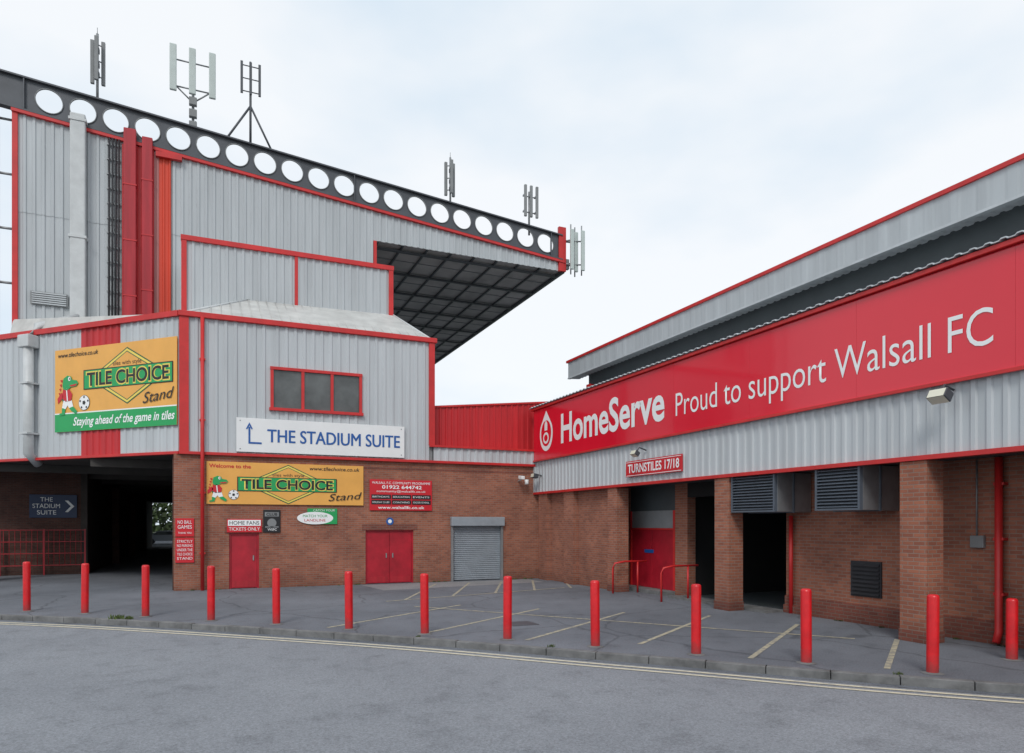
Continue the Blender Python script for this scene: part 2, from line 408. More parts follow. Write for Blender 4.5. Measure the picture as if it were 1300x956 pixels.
def door(x0, x1, y, z1, leaves, parent):
    box('door_frame', x0, x1, y+.06, y+.12, z1-.06, z1, 'door', parent)
    box('door_frame', x0, x0+.06, y+.06, y+.12, 0, z1-.06, 'door', parent)
    box('door_frame', x1-.06, x1, y+.06, y+.12, 0, z1-.06, 'door', parent)
    w = (x1-x0-.12)/leaves
    for i in range(leaves):
        a = x0+.06+i*w
        box('door_leaf', a+.006, a+w-.006, y+.085, y+.13, 0.02, z1-.065, 'door', parent, bev=.004)
        box('door_handle', a+w-.14 if i == 0 else a+.10, a+w-.10 if i == 0 else a+.14, y+.05, y+.084, .95, 1.12, 'steel2', parent)
        box('kick_plate', a+.05, a+w-.05, y+.078, y+.0845, .05, .25, 'reddark', parent)
door(.63, 1.58, 25.2, 1.88, 1, E)
door(5.22, 7.01, 25.2, 1.97, 2, E)
sh = grp('roller_shutter')
box('shutter_housing', 8.45, 10.64, 25.02, 25.198, 2.12, 2.46, 'shutter', sh, bev=.01)
V = []; F = []
z = 0.02
while z < 2.12:
    for yy, zz in [(25.30, z), (25.27, z+.02), (25.27, z+.055), (25.30, z+.075)]:
        V += [(8.55, yy, zz), (10.54, yy, zz)]
    z += .076
for i in range(len(V)//2-1): F.append((2*i, 2*i+1, 2*i+3, 2*i+2))
mesh('slats', V, F, 'shutter', sh)
box('guide_rail', 8.47, 8.56, 25.14, 25.32, 0.0, 2.12, 'steel2', sh)
box('guide_rail', 10.53, 10.62, 25.14, 25.32, 0.0, 2.12, 'steel2', sh)
box('inner_lining', -1.0, 12.0, 25.55, 25.6, 0, 4.5, 'darkwall', E)
ZB, ZT = 4.58, 9.02
corr('cladding', (-.60, 25.15), (1.94, 25.15), (0, -1), ZB, ZT, 'clad', E)
corr('cladding', (1.94, 25.15), (5.07, 25.15), (0, -1), ZB, 6.12, 'clad', E)
corr('cladding', (1.94, 25.15), (5.07, 25.15), (0, -1), 7.58, ZT, 'clad', E)
corr('cladding', (5.07, 25.15), (7.60, 25.15), (0, -1), ZB, ZT, 'clad', E)
box('cladding_backing', -.85, 7.75, 25.2, 25.3, 4.52, 9.05, 'grey', E)
box('side_wall', 7.62, 7.76, 25.3, 31.5, 4.6, 9.1, 'clad', E)
corr('cladding', (7.77, 25.15), (12.0, 25.15), (0, -1), ZB, 5.10, 'clad', E)
box('red_corner_panel', -.885, -.60, 25.08, 25.2, ZB, ZT, 'red', E)
box('end_trim', 7.58, 7.80, 25.07, 25.25, 5.16, 9.0, 'red', E)
box('parapet_trim', -.91, 7.88, 25.02, 25.3, 9.0, 9.18, 'red', E, bev=.015)
box('sill_trim', -.90, 12.0, 25.07, 25.2, 4.49, 4.58, 'red', E)
box('link_trim', 7.6, 12.05, 25.05, 25.6, 5.09, 5.17, 'red', E)
corr('link_red_cladding', (7.75, 25.62), (13.5, 25.62), (0, -1), 5.1, lambda s: 6.66+.105*s, 'redclad', E, pitch=.25)
obox('link_coping', (7.75, 25.55, 6.64), (6.0, 0, .63), (0, .3, 0), (0, 0, .07), 'red', E)
box('link_body', 7.8, 13.4, 25.75, 31, 4.6, 6.5, 'grey', E)
def roofpoly(pts, name='hip_roof'): return mesh(name, pts, [tuple(range(len(pts)))], 'cladroof', E)
A1 = (-.87, 25.25, 9.12); A2 = (7.80, 25.25, 9.12); A3 = (7.0, 28.55, 10.95); A4 = (1.45, 28.55, 10.85); A6 = (7.8, 31.3, 9.12); A7 = (7.0, 31.3, 10.95)
G1 = (-1.0, 31.46, 10.55); G2 = (-6.75, 31.46, 9.90); sp_ = CF(8.2, -.05); SP = (sp_.x, sp_.y, 9.15)
roofpoly([A1, A2, A3, A4]); roofpoly([A1, A4, (-.95, 28.4, 10.0)]); roofpoly([A2, A6, A7, A3])
roofpoly([A1, (-.95, 28.4, 10.0), G1]); roofpoly([A1, G1, G2, SP])
for i in range(26):
    x = -.6+i*.33
    f = min(1, (x+.87)/2.32)
    if x > 6.9: f = max(0, (7.8-x)/.8)
    tube('roof_seam', [(x, 25.25, 9.14), (x, 25.25+3.3*f, 9.14+1.75*f)], .018, 'cladroof', E, 6)
A1v, G1v, G2v, SPv = map(Vector, (A1, G1, G2, SP))
for i in range(1, 18):
    f = i/18; a = A1v.lerp(SPv, f); b = G1v.lerp(G2v, f)
    tube('roof_seam', [a+Vector((0, 0, .015)), b+Vector((0, 0, .015))], .018, 'cladroof', E, 6)
tube('hip_cap', [A1, A4], .05, 'pipe', E, 8); tube('hip_cap', [A2, A3], .05, 'pipe', E, 8)
W = grp('office_window')
box('window_glass', 2.02, 5.0, 25.13, 25.15, 6.2, 7.5, 'glass', W)
box('frame_head', 1.93, 5.08, 25.06, 25.18, 7.50, 7.60, 'red', W); box('frame_sill', 1.90, 5.11, 25.02, 25.18, 6.09, 6.19, 'red', W)
for x in (1.94, 2.96, 3.96, 4.97): box('mullion', x, x+.10, 25.07, 25.18, 6.19, 7.50, 'red', W)
box('window_void', 2.0, 5.0, 25.16, 25.19, 6.2, 7.5, 'black', W)
def ccorr(s0, s1, z0, z1, mat):
    a, b = CF(s1, .0), CF(s0, .0)
    corr('cladding', (a.x, a.y), (b.x, b.y), (en.x, en.y), z0, z1, mat, E)
ccorr(.02, 2.62, ZB, ZT, 'clad'); ccorr(2.62, 4.48, ZB, ZT, 'redclad'); ccorr(4.48, 16, ZB, ZT, 'clad')
obox('chamfer_backing', CF(0, -.15)+Vector((0, 0, 4.55)), e*16, -en*.1, (0, 0, 4.5), 'grey', E)
obox('chamfer_parapet_trim', CF(-.02, -.15)+Vector((0, 0, 9.0)), e*16, en*.27, (0, 0, .18), 'red', E)
obox('chamfer_sill_trim', CF(0, -.12)+Vector((0, 0, 4.49)), e*16, en*.2, (0, 0, .09), 'red', E)
mesh('flat_roof', [tuple(CF(0, -.1)+Vector((0, 0, 9.05))), (-.87, 31.5, 9.05), (-12.3, 45, 9.05), tuple(CF(16, -.1)+Vector((0, 0, 9.05)))], [(0, 1, 2, 3)], 'grey', E)
pc = CF(16)
mesh('passage_ceiling', [(-.9, 25.25, 4.5), (-.9, 75, 4.5), (pc.x, 75, 4.5), (pc.x, pc.y, 4.5)], [(0, 1, 2, 3)], 'soffit2', E)
for k in range(12):
    s = 28+k*4
    box('ceiling_beam', max(pc.x, -12) if s > 37 else -.87-(s-25.2)/.964, -1.0, s, s+.25, 4.2, 4.49, 'soffit2', E)
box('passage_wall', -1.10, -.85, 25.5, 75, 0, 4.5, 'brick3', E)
box('passage_wall', -5.15, -4.9, 35.5, 74, 0, 4.5, 'cream_shaded', E)
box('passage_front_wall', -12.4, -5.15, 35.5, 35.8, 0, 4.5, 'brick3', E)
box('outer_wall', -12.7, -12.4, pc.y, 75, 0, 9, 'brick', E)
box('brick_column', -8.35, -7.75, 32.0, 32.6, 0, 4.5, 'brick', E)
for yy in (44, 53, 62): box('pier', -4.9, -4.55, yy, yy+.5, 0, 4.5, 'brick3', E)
tube('drainpipe', [(-.19, 25.0, 9.0), (-.19, 25.0, 0)], .06, 'red', E)
for z in (1.2, 3.2, 5.6, 7.6): box('pipe_bracket', -.28, -.10, 24.97, 25.18, z, z+.05, 'red', E)
p = CF(6.77, .25)
tube('rainwater_pipe', [(p.x, p.y, 8.8), (p.x, p.y, 4.7), tuple(CF(6.9, -.2)+Vector((0, 0, 4.4)))], .17, 'pipe', E, 16)
obox('hopper_head', CF(6.5, .05)+Vector((0, 0, 8.5)), e*.55, en*.42, (0, 0, .45), 'pipe', E, bev=.03)
tube('rainwater_pipe', [tuple(CF(6.77, .2)+Vector((0, 0, 8.9))), tuple(CF(6.7, .0)+Vector((0, 0, 9.35))), (-4.6, 31.2, 10.2)], .12, 'pipe', E, 12)
for z in (5.4, 7.2): obox('pipe_bracket', CF(6.55, .0)+Vector((0, 0, z)), e*.44, en*.45, (0, 0, .06), 'pipe', E)
U = grp('rooftop_plant_room')
corr('cladding', (-.75, 28.45), (6.85, 28.45), (0, -1), 9.2, 12.75, 'clad2', U, pitch=.29)
box('top_trim', -.95, 7.05, 28.34, 28.6, 12.72, 12.9, 'red', U)
box('corner_trim', -.93, -.75, 28.36, 28.6, 9.2, 12.72, 'red', U); box('corner_trim', 6.85, 7.03, 28.36, 28.6, 10.6, 12.72, 'red', U)
box('mid_trim', 3.10, 3.22, 28.38, 28.5, 10.5, 12.72, 'red', U)
box('body', -.85, 6.95, 28.6, 31.4, 9.2, 12.8, 'grey', U)

# ------------------------------------------------------------------ main stand
T = grp('stadium_stand')
def ztop(x): return 19.18-.0941*(x+7.17)
def zbot(x): return ztop(x)-1.3
GY = 31.5
corr('gable_cladding', (-6.62, GY), (6.95, GY), (0, -1), 9.0, 14.1, 'clad2', T, pitch=.30, depth=.04)
corr('gable_cladding', (-6.62, GY-.014), (6.95, GY-.014), (0, -1), 14.0, lambda s: zbot(-6.62+s), 'clad2', T, pitch=.30, depth=.04)
corr('gable_cladding', (6.95, GY), (16.65, GY), (0, -1), 15.12, lambda s: zbot(6.95+s), 'clad2', T, pitch=.30, depth=.04)
box('gable_corner_trim', -6.78, -6.60, GY-.1, GY+.1, 9, zbot(-6.7), 'red', T)
box('gable_edge_trim', 6.88, 7.02, GY-.07, GY+.1, 12.8, 15.1, 'red', T)
def slopebox(name, x0, x1, y0, y1, dz0, dz1, mat, parent=T):
    V = []
    for x in (x0, x1):
        for y in (y0, y1):
            for d in (dz0, dz1): V.append((x, y, ztop(x)+d))
    F = [(0, 1, 3, 2), (4, 6, 7, 5), (0, 4, 5, 1), (2, 3, 7, 6), (1, 5, 7, 3), (0, 2, 6, 4)]
    return mesh(name, V, F, mat, parent)
slopebox('roof_edge_trim', -6.8, 16.7, GY-.16, GY+.1, -1.42, -1.30, 'red')
slopebox('girder_top_flange', -10, 16.55, GY-.17, GY+.13, -.06, 0, 'steel')
slopebox('girder_bottom_flange', -10, 16.55, GY-.17, GY+.13, -1.298, -1.24, 'steel')
V = []; F = []
def web_rect(x0, x1):
    n = len(V)
    for x in (x0, x1):
        for y in (GY-.04, GY):
            for d in (-1.24, -.06): V.append((x, y, ztop(x)+d))
    for q in [(0, 4, 5, 1), (2, 3, 7, 6), (0, 1, 3, 2), (4, 6, 7, 5)]: F.append(tuple(n+i for i in q))
web_rect(-10, -5.6-.558)
hw = .558; hh = .59; R0 = .45
corn = math.atan2(hh, hw)
angs = sorted([2*math.pi*i/40 for i in range(40)]+[corn, math.pi-corn, math.pi+corn, 2*math.pi-corn])
for i in range(20):
    cx = -5.6+i*1.1163
    n = len(V); K = len(angs)
    for yy in (GY-.04, GY):
        for a in angs:
            ca, sa = math.cos(a), math.sin(a)
            V.append((cx+R0*ca, yy, ztop(cx+R0*ca)-.65+R0*sa))
            k = min(hw/abs(ca) if abs(ca) > 1e-6 else 9, hh/abs(sa) if abs(sa) > 1e-6 else 9)
            V.append((cx+k*ca, yy, ztop(cx+k*ca)-.65+k*sa))
    for j in range(K):
        j2 = (j+1) % K
        F.append((n+2*j, n+2*j+1, n+2*j2+1, n+2*j2))
        F.append((n+2*K+2*j, n+2*K+2*j2, n+2*K+2*j2+1, n+2*K+2*j+1))
        F.append((n+2*j, n+2*j2, n+2*K+2*j2, n+2*K+2*j))
web_rect(-5.6+19*1.1163+.558, 16.5)
mesh('cellular_girder_web', V, F, 'steel', T)
for i in range(20):
    cx = -5.6+i*1.1163; zc = ztop(cx)-.65
    pts = [(cx+.455*math.cos(a), GY-.06, zc+.455*math.sin(a)-.0941*.455*math.cos(a)) for a in [2*math.pi*k/36 for k in range(37)]]
    tube('hole_stiffener', pts, .02, 'grey', T, 6, False)
for x in (-6.4, 6.0, 15.9):
    box('web_stiffener', x-.02, x+.02, GY-.15, GY-.04, ztop(x)-1.22, ztop(x)-.07, 'steel', T)
slopebox('roof_sheet', -6.7, 16.68, GY+.12, 90, -1.40, -1.30, 'grey')
box('roof_soffit', 7.0, 16.6, GY+.05, 90, 15.16, 15.2, 'soffit', T)
box('roof_front_fascia', 16.56, 16.72, GY, 90, 15.05, 15.62, 'steel', T)
for x in [7.1+k*1.18 for k in range(9)]:
    box('purlin', x-.04, x+.04, GY+.05, 90, 15.08, 15.155, 'steel', T)
y = GY+.6
while y < 90:
    box('rafter', 6.95, 16.56, y-.08, y+.08, 15.0, 15.078, 'steel', T); y += 2.9
y = GY+2.0
while y < 90:
    box('soffit_joint', 7.0, 16.56, y-.03, y+.03, 15.13, 15.155, 'grey', T); y += 1.45
box('stand_side', -6.7, -6.5, GY+.1, 90, 4.6, 17.6, 'clad2', T)
box('stand_inner', 6.75, 6.9, GY+.1, 90, 4.6, 15.1, 'grey', T)
box('end_fascia_panel', 16.35, 16.75, GY-.12, GY+.05, 15.1, 17.35, 'red', T)
box('stand_base', -12.4, 6.75, 37, 90, 4.6, 9, 'grey', T)
for x in (-7.45, -8.5):
    box('steel_column', x-.08, x+.08, 32.2, 32.35, 9, ztop(x)-1.3, 'grey', T)
for k in range(4):
    z = 9.6+k*2.1
    tube('steel_brace', [(-7.45, 32.3, z), (-8.5, 32.3, z+2.0)], .05, 'steel2', T, 8)
    tube('steel_brace', [(-6.8, 32.3, z+1.9), (-7.45, 32.3, z+1.9)], .05, 'steel2', T, 8)
SV = grp('gable_service_duct')
box('grey_duct', -4.88, -4.36, GY-.42, GY-.06, 9.6, 18.0, 'pipe', SV, bev=.05)
box('duct_collar', -4.92, -4.32, GY-.45, GY-.06, 17.7, 17.8, 'pipe', SV); box('duct_collar', -4.92, -4.32, GY-.45, GY-.06, 13.2, 13.3, 'pipe', SV)
for k in range(4): tube('cable', [(-3.60+k*.11, GY-.14, 9.2), (-3.58+k*.11, GY-.14, 17.4)], .032, 'black', SV, 6)
for k in range(14): box('cable_clip', -3.68, -3.18, GY-.10, GY-.06, 9.6+k*.58, 9.66+k*.58, 'steel2', SV)
corr('red_panel', (-3.16, GY-.07), (-2.02, GY-.07), (0, -1), 9.2, 17.3, 'redclad', SV, pitch=.19)
box('red_duct', -3.08, -2.64, GY-.34, GY-.12, 9.2, 17.85, 'reddark', SV, bev=.03)
box('red_duct', -2.44, -2.06, GY-.32, GY-.12, 9.2, 17.65, 'reddark', SV, bev=.03)
for z in (11.2, 13.4, 15.6):
    box('duct_flange', -3.10, -2.62, GY-.355, GY-.12, z, z+.05, 'redclad', SV); box('duct_flange', -2.46, -2.04, GY-.335, GY-.12, z+.3, z+.35, 'redclad', SV)
corr('faded_panel', (-2.02, GY-.07), (-1.84, GY-.07), (0, -1), 9.2, 17.2, 'redpink', SV, pitch=.18)
corr('red_panel', (-1.84, GY-.07), (-1.40, GY-.07), (0, -1), 9.2, 17.15, 'redorange', SV, pitch=.22)
box('red_cowl', -1.95, -1.0, GY-.25, GY-.06, 17.0, 17.2, 'red', SV)
LV = grp('louvre_vent')
box('frame', -6.2, -4.98, GY-.09, GY-.055, 10.55, 11.05, 'grey', LV)
for k in range(6): box('slat', -6.15, -5.03, GY-.13, GY-.09, 10.58+k*.08, 10.62+k*.08, 'clad', LV)

# ------------------------------------------------------------------ antennas
def panel_antenna(x, y, zb, z0, z1, xs, w, mat='antenna', depth=.12):
    g = grp('cell_antenna_mast')
    tube('mast', [(x, y, zb), (x, y, z1-.2)], .055, 'steel2', g, 8)
    for zz in (z0+.35, z1-.45):
        tube('crossbar', [(x+min(xs), y, zz), (x+max(xs), y, zz)], .03, 'steel2', g, 6)
    for dx in xs:
        box('antenna_panel', x+dx-w/2, x+dx+w/2, y-.2-depth, y-.2, z0, z1, mat, g, bev=.03)
        for zz in (z0+.35, z1-.45): box('panel_bracket', x+dx-.03, x+dx+.03, y-.2, y+.03, zz-.04, zz+.04, 'steel2', g)
    return g
g = panel_antenna(-.60, 31.9, 17.3, 20.0, 21.9, (-.74, -.02, .74), .26)
for dz in (18.6, 19.1, 19.6): box('radio_unit', -.75, -.45, 31.65, 31.85, dz, dz+.32, 'grey', g, bev=.02)
tube('strut', [(-.6, 31.9, 19.8), (-1.3, 31.9, 20.4)], .03, 'steel2', g, 6); tube('strut', [(-.6, 31.9, 19.8), (.1, 31.9, 20.4)], .03, 'steel2', g, 6)
tube('cable', [(-.5, 31.8, 19.0), (-.45, 31.75, 18.2), (-.55, 31.7, 17.6)], .02, 'black', g, 6)
def small_mast(x, y, zb, zt, spread=.22, n=3):
    g = grp('cell_antenna_mast')
    tube('mast', [(x, y, zb), (x, y, zt)], .05, 'steel2', g, 8)
    for i in range(n):
        a = 2*math.pi*i/n+.5
        dx, dy = spread*math.cos(a), spread*math.sin(a)
        h = zt-zb
        box('antenna_panel', x+dx-.07, x+dx+.07, y+dy-.06, y+dy+.06, zb+h*.30, zb+h*.92, 'grey', g, bev=.02)
        for f in (.4, .62, .85): tube('bracket', [(x, y, zb+h*f), (x+dx, y+dy, zb+h*f)], .025, 'steel2', g, 6)
    for f in (.36, .5, .7): box('radio_unit', x-.09, x+.09, y-.22, y-.06, zb+h*f, zb+h*f+.18, 'steel', g)
    tube('lightning_rod', [(x, y, zt), (x, y, zt+.25)], .012, 'steel2', g, 5)
    return g
small_mast(-4.06, 31.9, 18.9, 21.7)
small_mast(10.7, 31.9, 17.3, 19.9)
g = panel_antenna(14.95, 32.0, 16.9, 17.7, 19.3, (-.32, 0, .32), .14, 'grey')
g = grp('cell_antenna_mast')
tube('mast', [(1.65, 31.9, 18.2), (1.65, 31.9, 22.1)], .05, 'steel', g, 8)
for fx in (.5, 2.6): tube('tripod_leg', [(1.65, 31.9, 20.2), (fx, 31.75, 18.2)], .045, 'steel', g, 8)
tube('tripod_leg', [(1.65, 31.9, 20.2), (1.7, 33.2, 18.2)], .045, 'steel', g, 8)
for dx in (-.36, 0, .36): box('antenna_panel', 1.65+dx-.05, 1.65+dx+.05, 31.68, 31.76, 20.6, 21.95, 'steel', g)
for zz in (20.75, 21.3, 21.85): tube('crossbar', [(1.25, 31.8, zz), (2.05, 31.8, zz)], .022, 'steel', g, 6)
g = grp('cell_antenna_mast')
for dx, dy in ((.25, -.25), (.62, .0), (.85, -.3)):
    box('antenna_panel', 16.7+dx-.1, 16.7+dx+.1, 31.3+dy, 31.42+dy, 15.15, 17.2, 'antenna', g, bev=.03)
    tube('pole', [(16.7+dx, 31.5+dy, 14.95), (16.7+dx, 31.5+dy, 17.5)], .035, 'steel2', g, 8)
    for zz in (15.5, 16.7): tube('arm', [(16.6, 31.6, zz), (16.7+dx, 31.5+dy, zz)], .035, 'steel2', g, 6)
box('radio_unit', 16.8, 17.0, 31.5, 31.7, 15.3, 15.8, 'grey', g)

# ------------------------------------------------------------------ turnstile building (right)
B = grp('turnstile_building')
FX = 12.0
box('fascia_body', 12.08, 15.4, 1.0, 25.2, 3.5, 6.74, 'grey', B)
corr('cladding', (FX+.04, 25.15), (FX+.04, 1.0), (-1, 0), 3.45, 4.72, 'clad', B, pitch=.265)
box('cladding_end_trim', 11.96, 12.08, 25.08, 25.2, 3.4, 4.7, 'clad', B)
box('bottom_trim', 11.95, 12.12, 1.0, 25.2, 3.37, 3.455, 'red', B)
box('soffit', 12.12, 13.2, 1.0, 25.0, 3.42, 3.46, 'darkwall', B)
box('sign_backing', 11.97, 12.07, 1.0, 25.16, 4.70, 6.72, 'reddark', B)
box('top_trim', 11.86, 12.2, 1.0, 25.25, 6.71, 6.80, 'red', B, bev=.01)
V = []; F = []; s = 25.3
while s > 1:
    for a, h in ((0, 0), (.45, 0), (.58, 1), (.87, 1)):
        yy = s-a*.25
        V += [(11.82, yy, 6.812+h*.025), (11.82, yy, 6.83+h*.03), (15.0, yy, 7.1+h*.03)]
    s -= .25
n = len(V)//3
for i in range(n-1): F += [(3*i, 3*i+3, 3*i+4, 3*i+1), (3*i+1, 3*i+4, 3*i+5, 3*i+2), (3*i, 3*i+2, 3*i+5, 3*i+3)]
mesh('roof_sheet', V, F, 'clad', B)
UX = 15.0
corr('upper_fascia', (UX, 27.9), (UX, 1.0), (-1, 0), 8.84, 9.52, 'clad2', B, pitch=.6, depth=.008)
box('upper_fascia_core', UX+.02, UX+.12, 1.0, 27.9, 8.83, 9.5, 'clad2', B)
box('upper_fascia_lip', UX-.03, UX+.1, 1.0, 27.9, 8.78, 8.84, 'clad', B)
box('upper_roof_trim', UX-.06, UX+.2, 1.0, 28.0, 9.52, 9.62, 'red', B)
box('upper_roof', UX+.1, 22, 1.0, 27.9, 9.4, 9.5, 'grey', B)
V = []; F = []; s = 27.9
while s > 1:
    for a, h in ((0, 0), (.45, 0), (.58, 1), (.87, 1)):
        yy = s-a*.27; V += [(UX+.11, yy, 8.80+h*.03), (UX+.58, yy, 8.83+h*.03)]
    s -= .27
for i in range(len(V)//2-1): F.append((2*i, 2*i+2, 2*i+3, 2*i+1))
mesh('upper_soffit', V, F, 'clad', B)
box('upper_wall', UX+.5, UX+.7, 1.0, 26.9, 6.9, 8.9, 'darkwall', B)
box('red_upstand', UX+.2, UX+.45, 26.3, 26.6, 7.9, 8.3, 'red', B)
for y0 in (19.05, 13.8, 8.55):
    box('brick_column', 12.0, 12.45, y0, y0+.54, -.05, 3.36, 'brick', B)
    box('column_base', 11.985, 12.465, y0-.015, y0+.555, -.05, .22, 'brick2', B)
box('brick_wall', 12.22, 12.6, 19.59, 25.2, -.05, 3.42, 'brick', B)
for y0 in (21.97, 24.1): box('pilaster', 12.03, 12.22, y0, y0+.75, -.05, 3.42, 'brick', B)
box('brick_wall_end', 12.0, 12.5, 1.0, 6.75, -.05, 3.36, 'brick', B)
wx = 13.2
box('brick_wall', wx, wx+.3, 20.1, 25.2, -.05, 3.42, 'brick', B)
box('over_door_panel', wx+.02, wx+.3, 17.6, 20.1, 2.62, 3.42, 'darkwall', B)
box('brick_wall', wx, wx+.3, 17.0, 17.6, -.05, 3.42, 'brick', B)
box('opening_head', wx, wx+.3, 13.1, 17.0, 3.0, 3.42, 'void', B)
box('brick_wall', wx, wx+.3, 1.0, 13.1, -.05, 3.42, 'brick', B)
box('plinth', wx-.05, wx, 1.0, 13.1, -.05, .42, 'brick2', B)
box('plinth_step', wx-.1, wx-.05, 1.0, 13.1, -.05, .2, 'brick2', B)
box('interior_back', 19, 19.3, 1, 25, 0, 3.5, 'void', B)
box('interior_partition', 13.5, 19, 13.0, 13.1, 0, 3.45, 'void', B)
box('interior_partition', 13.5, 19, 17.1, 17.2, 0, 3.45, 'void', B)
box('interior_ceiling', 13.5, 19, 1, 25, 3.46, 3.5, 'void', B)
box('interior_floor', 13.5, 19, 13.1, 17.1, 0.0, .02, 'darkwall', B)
box('concrete_threshold', 12.5, 13.1, 13.1, 17.0, 0.0, .06, 'kerb', B)
D = grp('turnstile_door')
box('step', 12.7, 13.2, 17.6, 20.1, 0, .12, 'kerb', D)
box('leaf', wx+.02, wx+.07, 17.7, 18.84, .12, 2.0, 'door', D, bev=.004); box('leaf', wx+.02, wx+.07, 18.86, 20.0, .12, 2.0, 'door', D, bev=.004)
box('frame', wx-.01, wx+.1, 17.6, 17.7, .12, 2.62, 'red', D); box('frame', wx-.01, wx+.1, 20.0, 20.1, .12, 2.62, 'red', D)
box('frame', wx-.01, wx+.1, 17.7, 20.0, 2.0, 2.06, 'red', D); box('transom_panel', wx+.02, wx+.06, 17.7, 20.0, 2.06, 2.62, 'grey', D)
box('push_plate', wx+.0, wx+.02, 18.75, 19.25, 1.25, 1.36, 'blue', D)
def handrail(y):
    g = grp('handrail')
    tube('rail', [(12.95, y, 1.0), (12.1, y, 1.0), (11.75, y, .95), (11.68, y, .8), (11.68, y, 0)], .03, 'red', g, 10)
    tube('post', [(12.6, y, 1.0), (12.6, y, 0)], .03, 'red', g, 10)
handrail(18.75); handrail(16.2)
def duct(y0, y1):
    g = grp('ventilation_duct')
    obox('casing', (12.12, y0, 2.48), (1.06, 0, 0), (0, y1-y0, 0), (0, 0, .92), 'duct', g, bev=.01)
    box('flange', 12.6, 12.64, y0-.02, y1+.02, 2.46, 3.4, 'louvre', g)
    z = 2.54
    while z < 3.32:
        obox('slat', (12.03, y0+.05, z), (.09, 0, .05), (0, y1-y0-.1, 0), (0, 0, .012), 'louvre', g); z += .07
    box('louvre_frame', 12.03, 12.12, y0, y0+.05, 2.48, 3.36, 'louvre', g); box('louvre_frame', 12.03, 12.12, y1-.05, y1, 2.48, 3.36, 'louvre', g)
    box('louvre_frame', 12.03, 12.12, y0+.05, y1-.05, 2.48, 2.52, 'louvre', g)
    box('louvre_back', 12.105, 12.118, y0+.05, y1-.05, 2.52, 3.36, 'black', g)
duct(12.3, 13.76); duct(10.0, 11.13)
g = grp('louvre_vent')
box('frame', wx-.03, wx-.002, 10.41, 11.18, .60, 1.38, 'black', g)
for k in range(8): obox('slat', (wx-.07, 10.45, .64+k*.09), (.04, 0, .05), (0, .69, 0), (0, 0, .012), 'black', g)
tube('drainpipe', [(wx-.12, 7.95, 3.4), (wx-.12, 7.95, .25), (wx-.2, 7.95, .05)], .065, 'red', B)
tube('drainpipe', [(wx-.1, 12.85, 2.4), (wx-.1, 12.85, 0)], .05, 'red', B)
for z in (.9, 1.9, 2.9): box('pipe_bracket', wx-.14, wx, 7.86, 8.04, z, z+.05, 'red', B)
box('bulkhead_light', wx-.1, wx, 9.35, 9.6, 2.05, 2.2, 'lamp', B, bev=.03)
box('junction_box', wx-.08, wx, 8.25, 8.5, 1.75, 1.98, 'grey', B, bev=.01)
tube('conduit', [(wx-.03, 8.4, 1.98), (wx-.03, 8.4, 3.4)], .015, 'steel2', B, 6)
tube('conduit', [(wx-.03, 9.47, 2.2), (wx-.03, 9.47, 3.4)], .015, 'steel2', B, 6)

# ------------------------------------------------------------------ sponsor sign
sg = grp('sponsor_fascia_sign')
edges = [25.1, 22.0, 19.0, 16.0, 13.0, 10.0, 7.0, 4.0, 1.1]
for a, b in zip(edges, edges[1:]):
    obox('sign_panel', (11.94, b+.0015, 4.73), (.03, 0, 0), (0, a-b-.003, 0), (0, 0, 1.97), 'redsign', sg)
box('sign_frame_bottom', 11.90, 11.97, 1.0, 25.16, 4.665, 4.725, 'red', sg)
s = Sign('x', (11.935, 25.1, 4.73), (0, -1, 0), 24, 2.12, None, parent=sg)
s.text('HomeServe', 25.1-22.75, 5.20-4.73, 6.35, 1.02, 'whitetext', 1, off=.022)
s.text('Proud to support Walsall FC', 25.1-15.88, 5.20-4.73, 8.54, .63, 'whitetext', 1, off=-.004)
cu = 25.1-23.98; cv = 1.02
s.poly([(cu+.55*math.cos(a), cv-.08+.66*math.sin(a)) for a in [math.radians(x) for x in range(150, 391, 8)]]+[(cu, cv+.82)], 'whitetext', 1)
s.disc(cu, cv-.06, .43, .50, 'redsign', 2)
s.disc(cu, cv-.24, .24, .22, 'whitetext', 3)
s.disc(cu, cv-.24, .15, .13, 'redsign', 4)
s.poly([(cu-.12, cv+.05), (cu+.12, cv+.05), (cu+.12, cv+.3), (cu, cv+.45), (cu-.12, cv+.3)], 'whitetext', 3)
s = Sign('turnstiles_sign', (11.93, 18.4, 3.65), (0, -1, 0), 2.8, .48, 'inkred')
s.text('TURNSTILES 17/18', .12, .12, 2.56, .25, 'whitetext', 1, off=.02)
for v in (.03, .44): s.rect(.03, v-.008, 2.77, v+.008, 'whitetext', 1)
def floodlight(y, z, k=1.0):
    g = grp('floodlight')
    tube('arm', [(12.0, y, z+.05), (11.75, y, z+.12), (11.66, y, z)], .02, 'steel', g, 8)
    O = Vector((11.5, y-.17*k, z-.10*k))
    a = Vector((.17, 0, -.11))*k; b = Vector((0, .34, 0))*k; c = Vector((.09, 0, .15))*k
    obox('housing', O, a, b, c, 'steel', g, bev=.012)
    obox('lens', O+b*.06-c*.02+a*(-.02), a*.02, b*.88, c*.9, 'lamp', g)
    obox('lens_front', O+b*.06+a*.06-c*.03, a*.88, b*.88, c*.02, 'lamp', g)
floodlight(8.05, 4.5); floodlight(17.4, 4.35, .8)

